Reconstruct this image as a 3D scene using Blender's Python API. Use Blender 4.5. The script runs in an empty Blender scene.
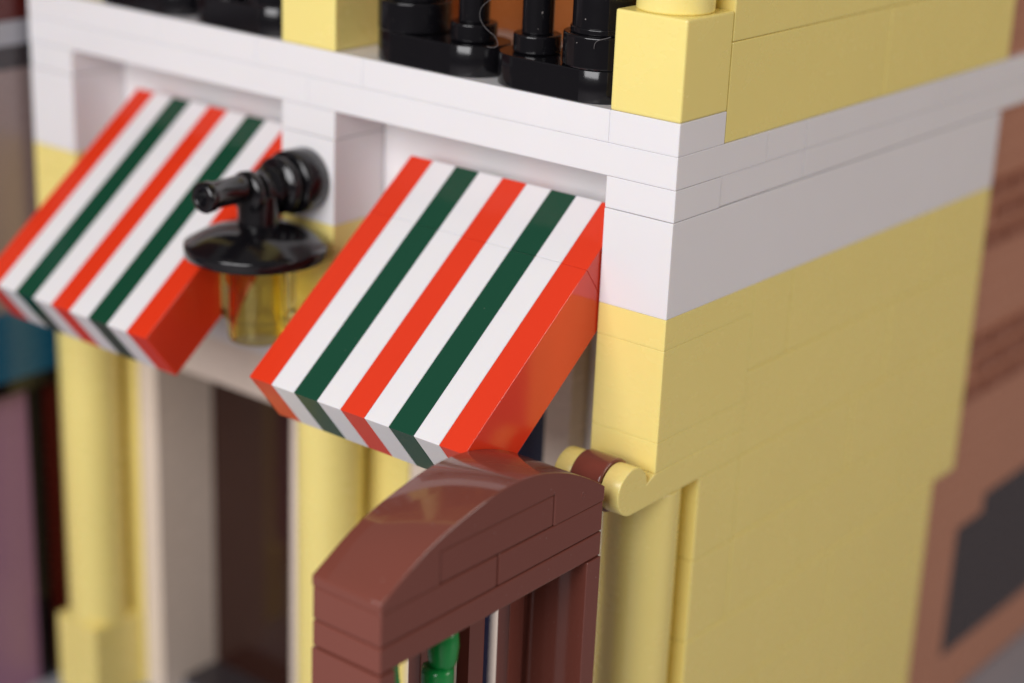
import bpy, bmesh, math, random
from mathutils import Vector, Matrix
random.seed(7)
S = 0.1                       # model is written in millimetres, 1 unit = 1 cm
scene = bpy.context.scene
COL = scene.collection

# ---------------------------------------------------------------- camera
CAM_POS = Vector((91.14662862, -140.89563331, 57.4358525))
RX = (0.7794330, 0.6252132, 0.0399086)
UP = (-0.2414559, 0.2410128, 0.9400063)
BK = (0.5780859, -0.7423081, 0.3388147)
LENS = 64.9159; FOCUS = 174.85
cd = bpy.data.cameras.new('camera')
cam = bpy.data.objects.new('camera', cd)
COL.objects.link(cam)
m = Matrix.Identity(4)
for i in range(3):
    m[i][0] = RX[i]; m[i][1] = UP[i]; m[i][2] = BK[i]
    m[i][3] = CAM_POS[i] * S
cam.matrix_world = m
cd.sensor_width = 36; cd.lens = LENS
cd.clip_start = 0.05; cd.clip_end = 2000
cd.dof.use_dof = True
cd.dof.focus_distance = FOCUS * S
cd.dof.aperture_fstop = 0.137
cd.dof.aperture_blades = 0
scene.camera = cam

# ---------------------------------------------------------------- world, lamps, exposure
world = bpy.data.worlds.new('World'); scene.world = world
world.use_nodes = True
bg = world.node_tree.nodes['Background']
bg.inputs[0].default_value = (1.0, 0.95, 0.93, 1)
bg.inputs[1].default_value = 0.15
scene.view_settings.view_transform = 'Standard'
scene.view_settings.look = 'None'
scene.view_settings.exposure = 0
scene.view_settings.gamma = 1

def area(name, pos, target, sx, sy, power, col):
    l = bpy.data.lights.new(name, 'AREA')
    l.shape = 'RECTANGLE'; l.size = sx * S; l.size_y = sy * S
    l.energy = power; l.color = col
    o = bpy.data.objects.new(name, l); COL.objects.link(o)
    o.location = Vector(pos) * S
    o.rotation_euler = (Vector(target) - Vector(pos)).to_track_quat('-Z', 'Y').to_euler()
    return o
T0 = (-25, 0, -5)
area('key_softbox', (5, -250, 112), T0, 210, 180, 8300, (1.0, 0.985, 1.0))
area('side_softbox', (400, 170, 130), (0, 30, -5), 220, 200, 6900, (1.0, 0.88, 0.82))

# ---------------------------------------------------------------- materials
def plastic(name, col, rough=0.16, sss=0.0, mottled=0.012, dust=0.25, trans=0.0, bump=0.0015, coat=0.0):
    m = bpy.data.materials.new(name); m.use_nodes = True
    nt = m.node_tree; N = nt.nodes; L = nt.links
    b = N['Principled BSDF']
    tc = N.new('ShaderNodeTexCoord')
    n1 = N.new('ShaderNodeTexNoise'); n1.inputs['Scale'].default_value = 0.9; n1.inputs['Detail'].default_value = 4
    L.new(tc.outputs['Object'], n1.inputs['Vector'])
    hsv = N.new('ShaderNodeHueSaturation'); hsv.inputs['Color'].default_value = (*col, 1)
    mr = N.new('ShaderNodeMapRange'); mr.inputs[1].default_value = .3; mr.inputs[2].default_value = .7
    mr.inputs[3].default_value = 1 - mottled; mr.inputs[4].default_value = 1 + mottled
    L.new(n1.outputs['Fac'], mr.inputs[0]); L.new(mr.outputs[0], hsv.inputs['Value'])
    # dust specks
    nd = N.new('ShaderNodeTexNoise'); nd.inputs['Scale'].default_value = 34; nd.inputs['Detail'].default_value = 2
    L.new(tc.outputs['Object'], nd.inputs['Vector'])
    md = N.new('ShaderNodeMapRange'); md.inputs[1].default_value = .745; md.inputs[2].default_value = .80
    md.inputs[3].default_value = 0; md.inputs[4].default_value = dust
    L.new(nd.outputs['Fac'], md.inputs[0])
    mx = N.new('ShaderNodeMix'); mx.data_type = 'RGBA'
    L.new(md.outputs[0], mx.inputs[0]); L.new(hsv.outputs[0], mx.inputs[6]); mx.inputs[7].default_value = (.55, .5, .47, 1)
    L.new(mx.outputs[2], b.inputs['Base Color'])
    # roughness: handling smears
    n2 = N.new('ShaderNodeTexNoise'); n2.inputs['Scale'].default_value = 2.2; n2.inputs['Detail'].default_value = 5
    mp = N.new('ShaderNodeMapping'); mp.inputs['Scale'].default_value = (1, 1.6, 2.4)
    L.new(tc.outputs['Object'], mp.inputs[0]); L.new(mp.outputs[0], n2.inputs['Vector'])
    m2 = N.new('ShaderNodeMapRange'); m2.inputs[1].default_value = .3; m2.inputs[2].default_value = .7
    m2.inputs[3].default_value = rough * .85; m2.inputs[4].default_value = rough * 1.2
    L.new(n2.outputs['Fac'], m2.inputs[0]); L.new(m2.outputs[0], b.inputs['Roughness'])
    # slight moulding unevenness
    n3 = N.new('ShaderNodeTexNoise'); n3.inputs['Scale'].default_value = 1.6; n3.inputs['Detail'].default_value = 2
    L.new(tc.outputs['Object'], n3.inputs['Vector'])
    bp = N.new('ShaderNodeBump'); bp.inputs['Strength'].default_value = 1.0; bp.inputs['Distance'].default_value = bump
    L.new(n3.outputs['Fac'], bp.inputs['Height']); L.new(bp.outputs[0], b.inputs['Normal'])
    b.inputs['IOR'].default_value = 1.53
    if sss:
        b.inputs['Subsurface Weight'].default_value = sss
        b.inputs['Subsurface Radius'].default_value = (1.0, .75, .45)
        b.inputs['Subsurface Scale'].default_value = 0.07
    if trans:
        b.inputs['Transmission Weight'].default_value = trans
    if coat: b.inputs['Coat Weight'].default_value = coat
    return m

M = {}
M['white'] = plastic('white_plastic', (.82, .80, .805), .22, .2, dust=0)
M['yellow'] = plastic('pale_yellow_plastic', (.90, .75, .255), .25, .2, dust=0)
M['red'] = plastic('red_plastic', (.76, .043, .012), .14, .1, dust=.04)
M['green'] = plastic('dark_green_plastic', (.006, .062, .032), .14, dust=.25)
M['brown'] = plastic('reddish_brown_plastic', (.185, .054, .038), .085, dust=.35)
M['black'] = plastic('black_plastic', (.006, .0055, .007), .12, dust=.5)
M['bright_green'] = plastic('bright_green_plastic', (.008, .26, .05), .2)
M['nougat'] = plastic('nougat_plastic', (.48, .22, .135), .3)
M['nougat_dark'] = plastic('nougat_groove_plastic', (.30, .11, .06), .35)
M['charcoal'] = plastic('charcoal_plastic', (.045, .037, .040), .3)
M['grey'] = plastic('grey_plastic', (.33, .33, .36), .35)
M['table'] = plastic('table', (.34, .32, .33), .4)
M['mid_grey'] = plastic('mid_grey_plastic', (.27, .20, .19), .3)
M['teal'] = plastic('teal_plastic', (.004, .09, .18), .25)
M['purple'] = plastic('purple_plastic', (.33, .165, .27), .3)
M['dark_red'] = plastic('dark_red_plastic', (.09, .008, .005), .3)
M['orange_brown'] = plastic('orange_brown_plastic', (.45, .14, .035), .25)
M['tan'] = plastic('tan_plastic', (.50, .36, .22), .25)
M['dark_glass'] = plastic('dark_interior_plastic', (.035, .012, .008), .12)
M['navy'] = plastic('navy_plastic', (.006, .008, .03), .12)
M['trans_yellow'] = plastic('transparent_yellow_plastic', (1.0, .92, .42), .12, dust=0, trans=1.0, bump=.004)
M['trans_yellow'].node_tree.nodes['Principled BSDF'].inputs['IOR'].default_value = 1.22
M['cream'] = plastic('cream_plastic', (.80, .68, .58), .25)
M['lint'] = plastic('lint', (.13, .12, .12), .6)

# ---------------------------------------------------------------- mesh helpers
class MB:
    def __init__(s): s.bm = bmesh.new()
    def box(s, x0, x1, y0, y1, z0, z1, bev=.075, mat=None, seg=2, gap=.006, off=0):
        if off: x1 += random.uniform(-off, off)
        t = bmesh.new()
        bmesh.ops.create_cube(t, size=1)
        cx, cy, cz = (x0+x1)/2, (y0+y1)/2, (z0+z1)/2
        for v in t.verts:
            v.co = Vector((cx + v.co.x*(abs(x1-x0)-2*gap), cy + v.co.y*(abs(y1-y0)-2*gap), cz + v.co.z*(abs(z1-z0)-2*gap)))
        s._add(t, bev, seg, mat)
    def prism(s, poly, axis, a, b, bev=.13, mat=None, seg=2, smooth=None):
        """poly: list of 2D points; axis 0 -> (y,z) extruded along x, 1 -> (x,z) along y, 2 -> (x,y) along z"""
        t = bmesh.new()
        def P(u, v, w):
            return (w, u, v) if axis == 0 else ((u, w, v) if axis == 1 else (u, v, w))
        va = [t.verts.new(P(u, v, a)) for u, v in poly]
        vb = [t.verts.new(P(u, v, b)) for u, v in poly]
        t.faces.new(va); t.faces.new(vb[::-1])
        n = len(poly)
        for i in range(n):
            f = t.faces.new((va[i], vb[i], vb[(i+1) % n], va[(i+1) % n]))
            if smooth and smooth(i): f.smooth = True
        bmesh.ops.recalc_face_normals(t, faces=t.faces)
        if bev:
            es = [e for e in t.edges if e.calc_face_angle(0) > .45]
            bmesh.ops.bevel(t, geom=es, offset=bev, segments=seg, affect='EDGES', profile=.5)
        s._merge(t, mat)
    def lathe(s, prof, c, axis=2, n=64, mat=None, a0=0):
        """prof: (r, h) pairs, closed on the axis where r == 0; a repeated pair of near points keeps edges crisp"""
        t = bmesh.new(); rings = []
        for r, h in prof:
            ring = []
            for k in range(1 if r == 0 else n):
                q = a0 + 2*math.pi*k/n
                a, b = r*math.cos(q), r*math.sin(q)
                p = (a, b, h) if axis == 2 else ((a, h, b) if axis == 1 else (h, a, b))
                ring.append(t.verts.new((c[0]+p[0], c[1]+p[1], c[2]+p[2])))
            rings.append(ring)
        for A, B in zip(rings, rings[1:]):
            for k in range(n):
                k2 = (k+1) % n
                if len(A) == 1 and len(B) == 1: continue
                if len(A) == 1: f = t.faces.new((A[0], B[k], B[k2]))
                elif len(B) == 1: f = t.faces.new((A[k], A[k2], B[0]))
                else: f = t.faces.new((A[k], A[k2], B[k2], B[k]))
                f.smooth = True
        bmesh.ops.recalc_face_normals(t, faces=t.faces)
        s._merge(t, mat)
    def _add(s, t, bev, seg, mat):
        if bev:
            bmesh.ops.bevel(t, geom=t.edges[:], offset=bev, segments=seg, affect='EDGES', profile=.5)
        s._merge(t, mat)
    def _merge(s, t, mat):
        if mat is not None:
            for f in t.faces: f.material_index = mat
        me = bpy.data.meshes.new('tmp'); t.to_mesh(me); t.free()
        s.bm.from_mesh(me); bpy.data.meshes.remove(me)
    def build(s, name, mats, parent=None, M4=None, label=None, loc=None):
        me = bpy.data.meshes.new(name)
        if M4 is not None: s.bm.transform(M4)
        base = Vector((0, 0, 0))
        if parent is not None: base = parent.location / S
        if loc is not None: base = Vector(loc)
        s.bm.transform(Matrix.Translation(-base))
        s.bm.transform(Matrix.Scale(S, 4))
        s.bm.to_mesh(me); s.bm.free()
        for mm in (mats if isinstance(mats, (list, tuple)) else [mats]): me.materials.append(M[mm])
        o = bpy.data.objects.new(name, me); COL.objects.link(o)
        if parent is not None: o.parent = parent
        elif loc is not None: o.location = base * S
        if label: o['label'] = label
        return o

def roundprof(r, h0, h1, b=.15, inner=0.0):
    """cylinder profile with softened rims, bottom to top"""
    k = .02
    P = [(inner, h0), (r-b-k, h0), (r-b, h0), (r-b*.3, h0+b*.3), (r, h0+b), (r, h0+b+k),
         (r, h1-b-k), (r, h1-b), (r-b*.3, h1-b*.3), (r-b, h1), (r-b-k, h1), (inner, h1)]
    return P
def thing(name, label, cat, loc, group=None, kind=None):
    o = bpy.data.objects.new(name, None); COL.objects.link(o)
    o.location = Vector(loc) * S; o.empty_display_size = .2
    o['label'] = label; o['category'] = cat
    if group: o['group'] = group
    if kind: o['kind'] = kind
    return o
def tag(o, label, cat, group=None, kind=None):
    o['label'] = label; o['category'] = cat
    if group: o['group'] = group
    if kind: o['kind'] = kind
    return o
def copy_tree(o, parent=None):
    c = o.copy(); COL.objects.link(c)
    if parent is not None: c.parent = parent
    for ch in list(o.children): copy_tree(ch, c)
    return c
def tube(mb, pts, r, n=8, mat=None):
    t = bmesh.new(); rings = []
    P = [Vector(p) for p in pts]
    for i, p in enumerate(P):
        d = (P[min(i+1, len(P)-1)] - P[max(i-1, 0)]).normalized()
        u = d.cross(Vector((.3, .2, 1))).normalized(); v = d.cross(u)
        rings.append([t.verts.new(p + u*r*math.cos(2*math.pi*k/n) + v*r*math.sin(2*math.pi*k/n)) for k in range(n)])
    for A, B in zip(rings, rings[1:]):
        for k in range(n):
            f = t.faces.new((A[k], A[(k+1) % n], B[(k+1) % n], B[k])); f.smooth = True
    t.faces.new(rings[0]); t.faces.new(rings[-1][::-1])
    bmesh.ops.recalc_face_normals(t, faces=t.faces)
    mb._merge(t, mat)

ZG = -78.0      # ground level

# ---------------------------------------------------------------- setting
mb = MB(); mb.box(-900, 900, -900, 900, ZG-30, ZG-3.2, bev=0, gap=0)
g = mb.build('ground', 'table'); g['kind'] = 'structure'
mb = MB(); mb.box(-260, 400, -64, 420, ZG-3.18, ZG, bev=0, gap=0)
g = mb.build('pavement', 'grey'); g['kind'] = 'structure'

# ---------------------------------------------------------------- yellow building
B = thing('toy_building', 'pale yellow toy brick building with white cornice, seen at its corner', 'building', (-48, 36, ZG))

# --- white cornice on the front (two rows of plates above the window bays)
mb = MB()
for a, b in ((-8, 0), (-40, -8), (-56, -40), (-72, -56), (-96, -72)):
    mb.box(a, b, 0, 8, 16, 19.2)
mb.prism([(-48, 0), (0, 0), (0, 16.18), (-8, 16.18), (-8, 8), (-48, 8)], 2, 12.806, 15.994, bev=.075)
mb.box(-96, -48, 0, 8, 12.8, 16)
# side rows
for a, b in ((16.2, 24), (24, 56), (56, 88)):
    mb.box(-8, 0, a, b, 12.8, 16, bev=.09, gap=.015)
for a, b in ((8, 24), (24, 48), (48, 88)):
    mb.box(-8, -.06, a, b, 9.68, 12.8, bev=.09, gap=.015)
mb.build('cornice', 'white', B)
# back sill of the balcony floor
mb = MB(); mb.box(-96, -8.3, 8, 26, 12.9, 19.15); mb.build('balcony_floor', 'white', B)

# --- front piers: white part, then yellow brick, plate, and column below
def pier(x0, corner=False):
    x1 = x0 + 8
    mb = MB()
    mb.box(x0, x1, 0.06, 8, 9.65, 12.77)
    mb.box(x0, x1, 0, 72 if corner else 8, 0, 9.6)
    mb.build('white_pier_brick', 'white', B)
    mb = MB()
    if corner:
        mb.box(x0, x1, 0, 16.2, -3.2, 0); mb.box(x0, x1, 0, 16.2, -12.8, -3.2); mb.box(x0, x1, 0, 16.2, -16, -12.8)
    else:
        mb.box(x0, x1, 0, 8, -3.2, 0); mb.box(x0, x1, 0, 8, -12.8, -3.2); mb.box(x0, x1, 0, 8, -19.2, -12.8)
    mb.build('yellow_pier_brick', 'yellow', B)
    mb = MB()
    mb.lathe(roundprof(3.95, -66.5, -19.35, .2), (x0+4, 4, 0))
    mb.box(x0, x1, 0, 8, ZG, -66.5)
    mb.build('column', 'yellow', B)
for x0 in (-8, -52, -96): pier(x0, x0 == -8)

# hinge plate with two fingers at the corner
hp = MB()
yc, zc, rr = -3.75, -16.75, 2.47
def finger_profile(tail):
    pts = [(tail, -16.0), (.35, -16.0), (-.1, -16.05)]
    a0, a1 = math.radians(-2), math.radians(270)
    for k in range(31):
        a = a0 + (a1-a0)*k/30 + math.radians(4)
        if k == 30: a = a1
        pts.append((yc + rr*math.cos(a)*(.98 if k == 0 else 1), zc + rr*math.sin(a)))
    pts.append((tail, -19.2))
    return pts
sm = lambda i: 3 <= i < 33
hp.prism(finger_profile(16.2), 0, -2.2, 0, bev=.12, smooth=sm)
hp.prism(finger_profile(16.2), 0, -8, -6.0, bev=.12, smooth=sm)
hp.box(-6.0, -2.2, 0.4, 16.2, -19.2, -16)
hp.build('hinge_plate', 'yellow', B)

# --- side wall under the band
mb = MB()
rows = [(-9.6, 0, (16.2, 24, 56, 72)), (-19.2, -9.6, (16.2, 48, 72)), (-28.8, -19.2, (8.4, 16.2, 41, 72)),
        (-38.4, -28.8, (8.4, 16.2, 32, 56, 72)), (-48, -38.4, (8.4, 40, 66)), (-57.6, -48, (8.4, 24, 48, 66)),
        (-67.2, -57.6, (8.4, 40, 66)), (ZG, -67.2, (8.4, 32, 66))]
for z0, z1, ys in rows:
    for a, b in zip(ys, ys[1:]):
        mb.box(-8, 0, a, b, z0, z1, bev=.15, gap=.02, off=.03)
mb.build('side_wall', 'yellow', B)
# --- upper floor: corner brick, column, side wall
mb = MB(); mb.box(-8, 0, 0, 8, 19.2, 28.8, bev=.2); mb.build('corner_brick', 'yellow', B)
mb = MB(); mb.lathe(roundprof(3.7, 28.8, 62, .2), (-4.1, 4.1, 0)); mb.build('upper_column', 'yellow', B)
mb = MB(); mb.box(-52, -44, 0, 8, 19.2, 28.8, bev=.2); mb.lathe(roundprof(3.7, 28.8, 62, .2), (-48, 4.1, 0))
mb.build('upper_pier', 'yellow', B)
mb = MB(); mb.box(-96, -88, 0, 8, 19.2, 62, bev=.2); mb.build('upper_pier', 'yellow', B)
mb = MB()
for z0, z1, ys in ((16, 25.8, (8.1, 40, 72)), (25.8, 35.4, (8.1, 40, 72)), (35.4, 45, (8.1, 24, 56, 72)), (45, 62, (8.1, 40, 72))):
    for a, b in zip(ys, ys[1:]): mb.box(-8, 0, a, b, z0, z1, bev=.13, gap=.02, off=.03)
mb.build('upper_side_wall', 'yellow', B)
# upper back wall behind the balconies
mb = MB()
mb.box(-44, -25, 24, 30, 19.2, 62); mb.box(-19.5, -8.2, 24, 30, 19.2, 62)
mb.box(-96, -52, 24, 30, 19.2, 62); mb.box(-52, -44, 8, 30, 19.2, 62)
mb.build('balcony_wall', 'orange_brown', B)
mb = MB(); mb.box(-25, -19.5, 25, 30, 19.2, 62); mb.build('balcony_door', 'tan', B)
mb = MB(); mb.box(-96, 0, 0, 72, 62, 66); mb.build('upper_ceiling', 'yellow', B)

# --- window bays behind the awnings
mb = MB()
mb.box(-44, -8, 8, 12, 0, 12.8); mb.box(-44, -8, 8, 12, -3, 0); mb.build('bay_back_wall', 'white', B)
mb = MB(); mb.box(-88, -52, 8, 12, 0, 12.8); mb.box(-88, -52, 8, 12, -22.2, 0); mb.build('bay_back_wall', 'white', B)
def frame(x0, x1, zt):
    w = 3.4
    mb = MB()
    mb.box(x0, x0+w, 8.2, 20, ZG, zt-6); mb.box(x1-w, x1, 8.2, 20, ZG, zt-6)
    mb.box(x0, x1, 8.2, 20, zt-6, zt)
    f = mb.build('door_frame', 'cream', B)
    return f
frame(-87.2, -55.5, -22.3); frame(-39.2, -16.6, -3)
mb = MB(); mb.box(-30.4, -22.3, 13.8, 20, ZG, -38); mb.build('mullion', 'cream', B)
mb = MB(); mb.box(-96, -8, 12, 60, ZG+.01, ZG+1.2); mb.build('floor', 'charcoal', B)
mb = MB()
for a, b, c, zt, mt in ((-47.5, -39.3, 8.1, -19.3, 'yellow'), (-91, -87.3, 8.1, -19.3, 'yellow'), (-16.5, -8, 11, -3, 'white'), (-55.4, -47.7, 10, -19.3, 'yellow')):
    mb = MB(); mb.box(a, b, c, c+5, ZG, zt); mb.build('inner_wall', mt, B)
mb = MB(); mb.box(-84, -58.6, 18, 19, ZG, -28.4); mb.build('door_pane', 'dark_glass', B)
mb = MB(); mb.box(-36, -20, 18, 19, ZG, -9); mb.build('door_pane', 'navy', B)

# ---------------------------------------------------------------- awnings
A_ = (4.2, 8.7); Bp = (-19.8, -10.2)
L_ = math.hypot(A_[0]-Bp[0], A_[1]-Bp[1]); TH = 6.85
du = Vector(((Bp[0]-A_[0])/L_, (Bp[1]-A_[1])/L_)); dn = Vector((-du.y, du.x))   # dn must point under the slope
if dn.y > 0: dn = -dn
def awning(x0, label):
    t = thing('awning', label, 'awning', (x0+14.4, 4, 0), 'striped awnings over the ground floor bays')
    seq = ['red', 'white', 'green', 'white', 'red', 'white', 'green', 'white', 'red']
    for i, c in enumerate(seq):
        a = x0 + 3.17*i
        mb = MB()
        def q(s, d): return (A_[0]+du.x*s+dn.x*d, A_[1]+du.y*s+dn.y*d)
        cut = 8.0 + (.0 if i % 2 else .05)
        end = L_
        mb.prism([q(0, 0), q(cut-.015, 0), q(cut-.015, TH), q(0, TH)], 0, a+.012, a+3.158, bev=.07)
        mb.prism([q(cut+.015, 0), q(end, 0), q(end, TH), q(cut+.015, TH)], 0, a+.012, a+3.158, bev=.07)
        mb.build(c + '_stripe', c, t)
    return t
awning(-36.65, 'red, white and green striped awning nearest the corner, above the brown arch')
awning(-80.95, 'red, white and green striped awning left of the black wall lamp')

# ---------------------------------------------------------------- wall lamp
lamp = thing('wall_lamp', 'black wall lamp with dish shade and transparent yellow bulb on the white pier', 'lamp', (-48, 0, 4.7))
xc, zc2 = -48, 4.7
mb = MB()
mb.lathe([(0, 0), (3.3, 0), (3.5, -.2), (3.5, -1.5), (3.5, -3.0), (3.3, -3.2), (0, -3.2)], (xc, -.02, zc2), axis=1)
mb.build('wall_mount', 'black', lamp)
mb = MB()
mb.lathe([(0, -3), (2.6, -3), (2.6, -3.4), (3.05, -3.5), (3.1, -4.7), (2.9, -4.9), (2.1, -4.95), (2.1, -5.6), (2.35, -5.7), (2.4, -6.1), (2.0, -6.2), (2.0, -8.3), (2.3, -8.4), (2.35, -9.2), (2.1, -9.5), (0, -9.5)], (xc, 0, zc2), axis=1)
mb.build('arm', 'black', lamp)
mb = MB()
mb.lathe([(0, -9.3), (1.6, -9.3), (1.5, -10.5), (1.42, -14), (1.62, -14.3), (1.68, -15.2), (1.5, -15.5), (1.0, -15.55), (.85, -15.4), (.8, -13.5), (0, -13.5)], (xc, 0, 5.3), axis=1)
mb.build('nozzle', 'black', lamp)
mb = MB()
mb.lathe(roundprof(2.2, .3, 4.4, .1), (xc, -7.5, 0))
mb.build('stem', 'black', lamp)
mb = MB()
R_ = 7.75
mb.lathe([(0, .45), (2.2, .4), (4.2, 0), (6.0, -.75), (7.2, -1.5), (R_, -1.8), (R_+.02, -2.0), (R_, -2.9), (R_-.2, -3.05), (R_-.5, -3.0), (6, -2.4), (3, -1.8), (0, -1.6)], (xc, -7.8, .65), n=96)
mb.build('lamp_shade', 'black', lamp)
mb = MB()
mb.lathe([(0, -1.3), (3.9, -1.3), (4.05, -1.5), (4.05, -8.9), (3.9, -9.2), (3.4, -9.4), (3.3, -9.6), (3.3, -11.6), (3.15, -11.9), (2.6, -11.9), (2.5, -11.7), (2.5, -2.6), (2.3, -2.4), (0, -2.4)], (xc, -7.6, 0))
mb.build('bulb', 'trans_yellow', lamp)

# ---------------------------------------------------------------- balcony railings
def capsule(x0, x1, y0, y1):
    r = (y1-y0)/2; pts = []
    for k in range(17):
        a = -math.pi/2 + math.pi*k/16
        pts.append((x1-r+r*math.cos(a), y0+r+r*math.sin(a)))
    for k in range(17):
        a = math.pi/2 + math.pi*k/16
        pts.append((x0+r+r*math.cos(a), y0+r+r*math.sin(a)))
    return pts
def railing(x0, big_right, label):
    t = thing('balcony_railing', label, 'railing', (x0+8, 4, 19.2), 'black railings along the balconies')
    mb = MB(); mb.prism(capsule(x0+.1, x0+15.9, .25, 7.9), 2, 19.2, 22.4, bev=.12, smooth=lambda i: i not in (16, 33))
    mb.build('base_plate', 'black', t)
    xb = x0+12 if big_right else x0+4; xs = x0+4 if big_right else x0+12
    mb = MB(); mb.lathe(roundprof(3.9, 22.42, 25.6, .18), (xb, 4, 0)); mb.lathe(roundprof(3.25, 25.6, 26.2, .1), (xb, 4, 0))
    mb.lathe(roundprof(3.1, 26, 40, .1), (xb, 4, 0), n=24); mb.build('thick_post', 'black', t)
    mb = MB(); mb.lathe(roundprof(2.42, 22.42, 24.3, .18), (xs, 4, 0)); mb.lathe(roundprof(1.6, 24.3, 40, .1), (xs, 4, 0)); mb.build('thin_post', 'black', t)
    mb = MB(); mb.prism(capsule(x0+.1, x0+15.9, .25, 7.9), 2, 40, 43.2, bev=.12); mb.build('handrail', 'black', t)
    return t
railing(-24.1, True, 'black railing section beside the yellow corner brick')
railing(-40.3, False, 'black railing section in the middle, right of the yellow upper pier')
railing(-68.2, True, 'blurred black railing section just left of the yellow upper pier')
railing(-84.6, False, 'blurred black railing section farthest left, at the top edge')

# lint caught on the posts
mb = MB()
def curl(p0, p1, p2, p3, n=22):
    out = []
    P = [Vector(p) for p in (p0, p1, p2, p3)]
    for k in range(n+1):
        s = k/n
        out.append(P[0]*(1-s)**3 + P[1]*3*s*(1-s)**2 + P[2]*3*s*s*(1-s) + P[3]*s**3)
    return out
tube(mb, curl((-21.5, -.1, 28.2), (-25.6, -.1, 26.8), (-24.4, -.1, 25.0), (-22.6, -.1, 24.3)) + curl((-22.6, -.1, 24.3), (-21.8, -.1, 23.9), (-21.9, -.1, 23.4), (-21.8, -.1, 23.3))[1:] + curl((-21.8, -.1, 23.3), (-22.2, -.1, 22.9), (-22.7, -.1, 22.9), (-23.2, -.1, 22.95))[1:], .026)
fib = mb.build('lint_fibre', 'lint', None, loc=(-23, 0, 22.5)); tag(fib, 'thin pale fibre curling between the two nearest railing sections', 'fibre')
mb = MB(); tube(mb, curl((-10.4, .2, 24.6), (-10.4, .1, 25.6), (-9.6, .1, 25.5), (-8.5, .15, 26.0)), .028)
fib = mb.build('lint_fibre', 'lint', None, loc=(-12, 0, 22.5)); tag(fib, 'tiny pale fibre on the thick black post by the corner brick', 'fibre')

# ---------------------------------------------------------------- brown arch hinged at the corner
A = thing('brick_arch', 'reddish brown arched frame of bricks hinged at the yellow corner', 'arch', (-4, -24, ZG))
y0, y1 = -39.9, -8.5
def arc_top(y):
    t = y + 24.2
    return (((0.00001241*t + -0.00025542)*t + -0.02385682)*t + 0.08216042)*t + -9.71466354 + .5*math.exp(-((t + 10.5)/4.6)**2)
mid0, mid1 = -32.4, -16.4
mb = MB()
# the curve: left slope piece, crown, right slope piece
def curve_piece(a, b, zb, zb2=None):
    n = 26
    pts = [(a + (b-a)*k/n, arc_top(a + (b-a)*k/n)) for k in range(n+1)]
    return pts
zt = -12.8
top = curve_piece(y0, y1, 0) + [(y1, -16), (mid1, -16), (mid1, zt), (mid0, zt), (mid0, -16), (y0, -16)]
mb.prism(top, 0, -8, 0, bev=.12, smooth=lambda i: i < 26)
mb.lathe([(.22, 0), (.24, .03), (.32, .03), (.34, 0)], (0, -12, -14.3), axis=0, n=24)
mb.build('arched_top', 'brown', A)
mb = MB(); mb.box(-8, 0, mid0, mid1, -16, -12.8, bev=.15, gap=.06)
mb.box(-8, 0, y0, -24.4, -19.2, -16, bev=.15, gap=.06); mb.box(-8, 0, -24.4, y1, -19.2, -16, bev=.15, gap=.06)
mb.build('lintel', 'brown', A)
mb = MB()
mb.box(-8, 0, y0, y1, -21.8, -19.2, bev=.15, gap=.06)
mb.box(-8, 0, y0, y0+2, ZG, -21.9); mb.box(-8, 0, y1-2.2, y1, ZG, -21.9)
mb.build('frame', 'brown', A)
for y in (-13.5, -19.6, -26.6, -33.2):
    mb = MB(); mb.box(-7.5, -6, y-1.15, y+1.15, ZG, -21.9); mb.build('bar', 'brown', A)
mb = MB(); mb.box(-8, -7.6, y1-3.9, y1-2.3, ZG, -21.9); mb.build('added_light_block', 'brown', A)  # both back slats are added to block light and darken the arch inside
mb = MB(); mb.box(-8, -7.6, -25.4, -20.9, ZG, -21.9); mb.build('added_light_block', 'brown', A)
mb = MB(); mb.lathe(roundprof(rr+.3, -5.93, -2.27, .18), (0, yc, zc), axis=0)
mb.box(-5.4, -2.7, y1-.3, yc, -19.1, -16.6, bev=.15)
mb.build('hinge_finger', 'brown', A)

# green plant standing inside the frame
pl = thing('plant', 'bright green plant stem behind the brown frame', 'plant', (-3, -28, ZG))
mb = MB()
mb.lathe(roundprof(1.6, ZG, -26.6, .45), (-3.2, -28.6, 0), n=8, a0=.3)
mb.lathe([(0, -27), (1.0, -27), (1.35, -26.2), (1.5, -24.5), (1.25, -22), (0, -21.8)], (-3.0, -28.2, 0), n=10)
mb.build('stem', 'bright_green', pl)
for yy, zz in ((-35.2, -26), (-27.6, -34), (-30, -40)):
    mb = MB(); tube(mb, curl((-3.2, -28.3, zz-6), (-3.2, (yy-28.3)/2, zz-4), (-3, yy, zz-3), (-3, yy, zz+3)), .7, n=12)
    mb.build('leaf', 'bright_green', pl)

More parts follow.
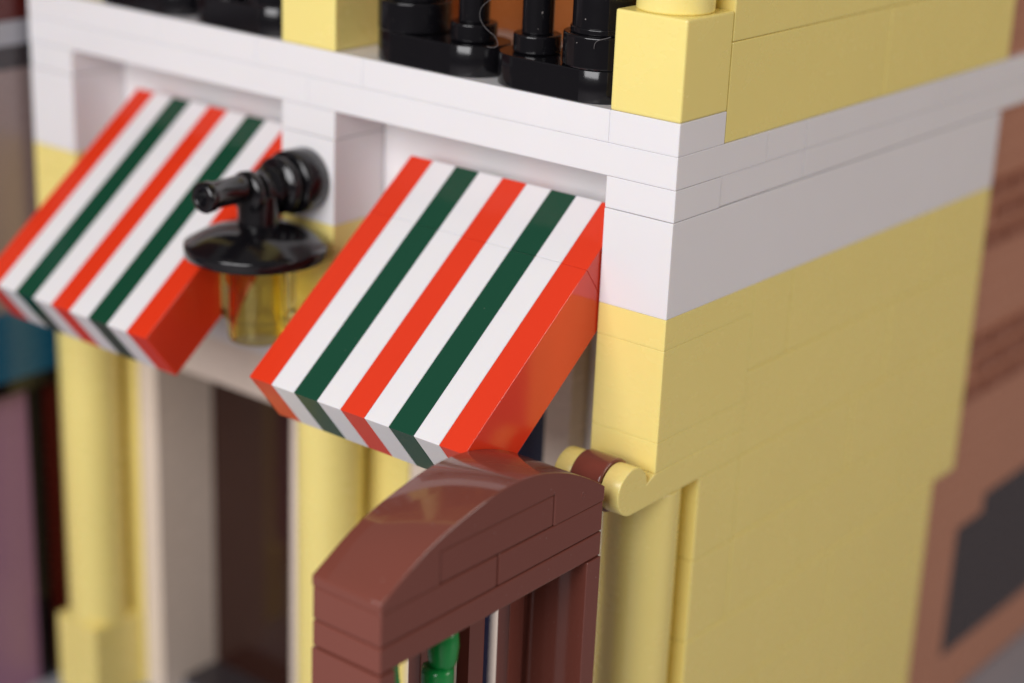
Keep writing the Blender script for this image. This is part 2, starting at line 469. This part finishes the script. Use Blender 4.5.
# ---------------------------------------------------------------- neighbours, out of focus
N1 = thing('neighbour_building', 'out of focus brown brick building with dark window behind the yellow wall', 'building', (-20, 130, ZG))
mb = MB()
def grooved(z0, z1, y0_, y1_):
    mb.box(-20, -.9, y0_, y1_, z0, z1, bev=.25)
for k in range(44):
    z1 = 60 - 3.2*k; z0 = z1-3.2
    if z1 <= ZG+3: break
    mb.box(-20, -1.0, 72.3 if z0 > -39.5 else 66.3, 170, z0, z1, bev=.12)
mb.build('wall', 'nougat', N1)
mb = MB()
def masonry(za, zb):
    mb = MB()
    y = 73.0
    for r, z in enumerate([za - 3.4*i for i in range(int((za-zb)/3.4))]):
        y = 72.5 + (r % 2)*4
        while y < 168:
            mb.box(-1.5, -.55, y, y+7.2, z-2.4, z, bev=.2); y += 8.0
    mb.build('masonry_profile', 'nougat_dark', N1)
masonry(.2, -12); masonry(-21, -34)
mb = MB()
mb.prism([(78, -69.4), (78, -49.6), (85.8, -49.6), (85.8, -46.9), (124, -46.9), (124, -69.4)], 0, -4, -.9, bev=.1)
mb.build('window', 'charcoal', N1)

N2 = thing('shop_building', 'out of focus grey and purple building with teal trim at the left edge', 'building', (-130, -30, ZG))
def blk(name, mat, z0, z1, x=-97.4, ya=-60, yb=1.4):
    mb = MB(); mb.box(-150, x, ya, yb, z0, z1); return mb.build(name, mat, N2)
blk('upper_wall', 'dark_red', 15.2, 60); blk('ledge', 'grey', 12.2, 15.2, x=-97.1); blk('dark_trim', 'charcoal', 9.2, 12.2)
blk('grey_wall', 'mid_grey', -22, 9.2); blk('teal_trim', 'teal', -31.4, -22, x=-97.2, yb=3.0); blk('dark_sill', 'black', -33.4, -31.4, yb=2.5)
blk('purple_wall', 'purple', ZG, -33.4, x=-99, yb=-1.0)
mb = MB(); mb.box(-110, -98.8, -1.0, 1.2, ZG, -33.4); mb.build('corner_post', 'black', N2)
mb = MB(); mb.box(-130, -99, 2, 9, ZG, -20); mb.build('recess_wall', 'dark_red', N2)
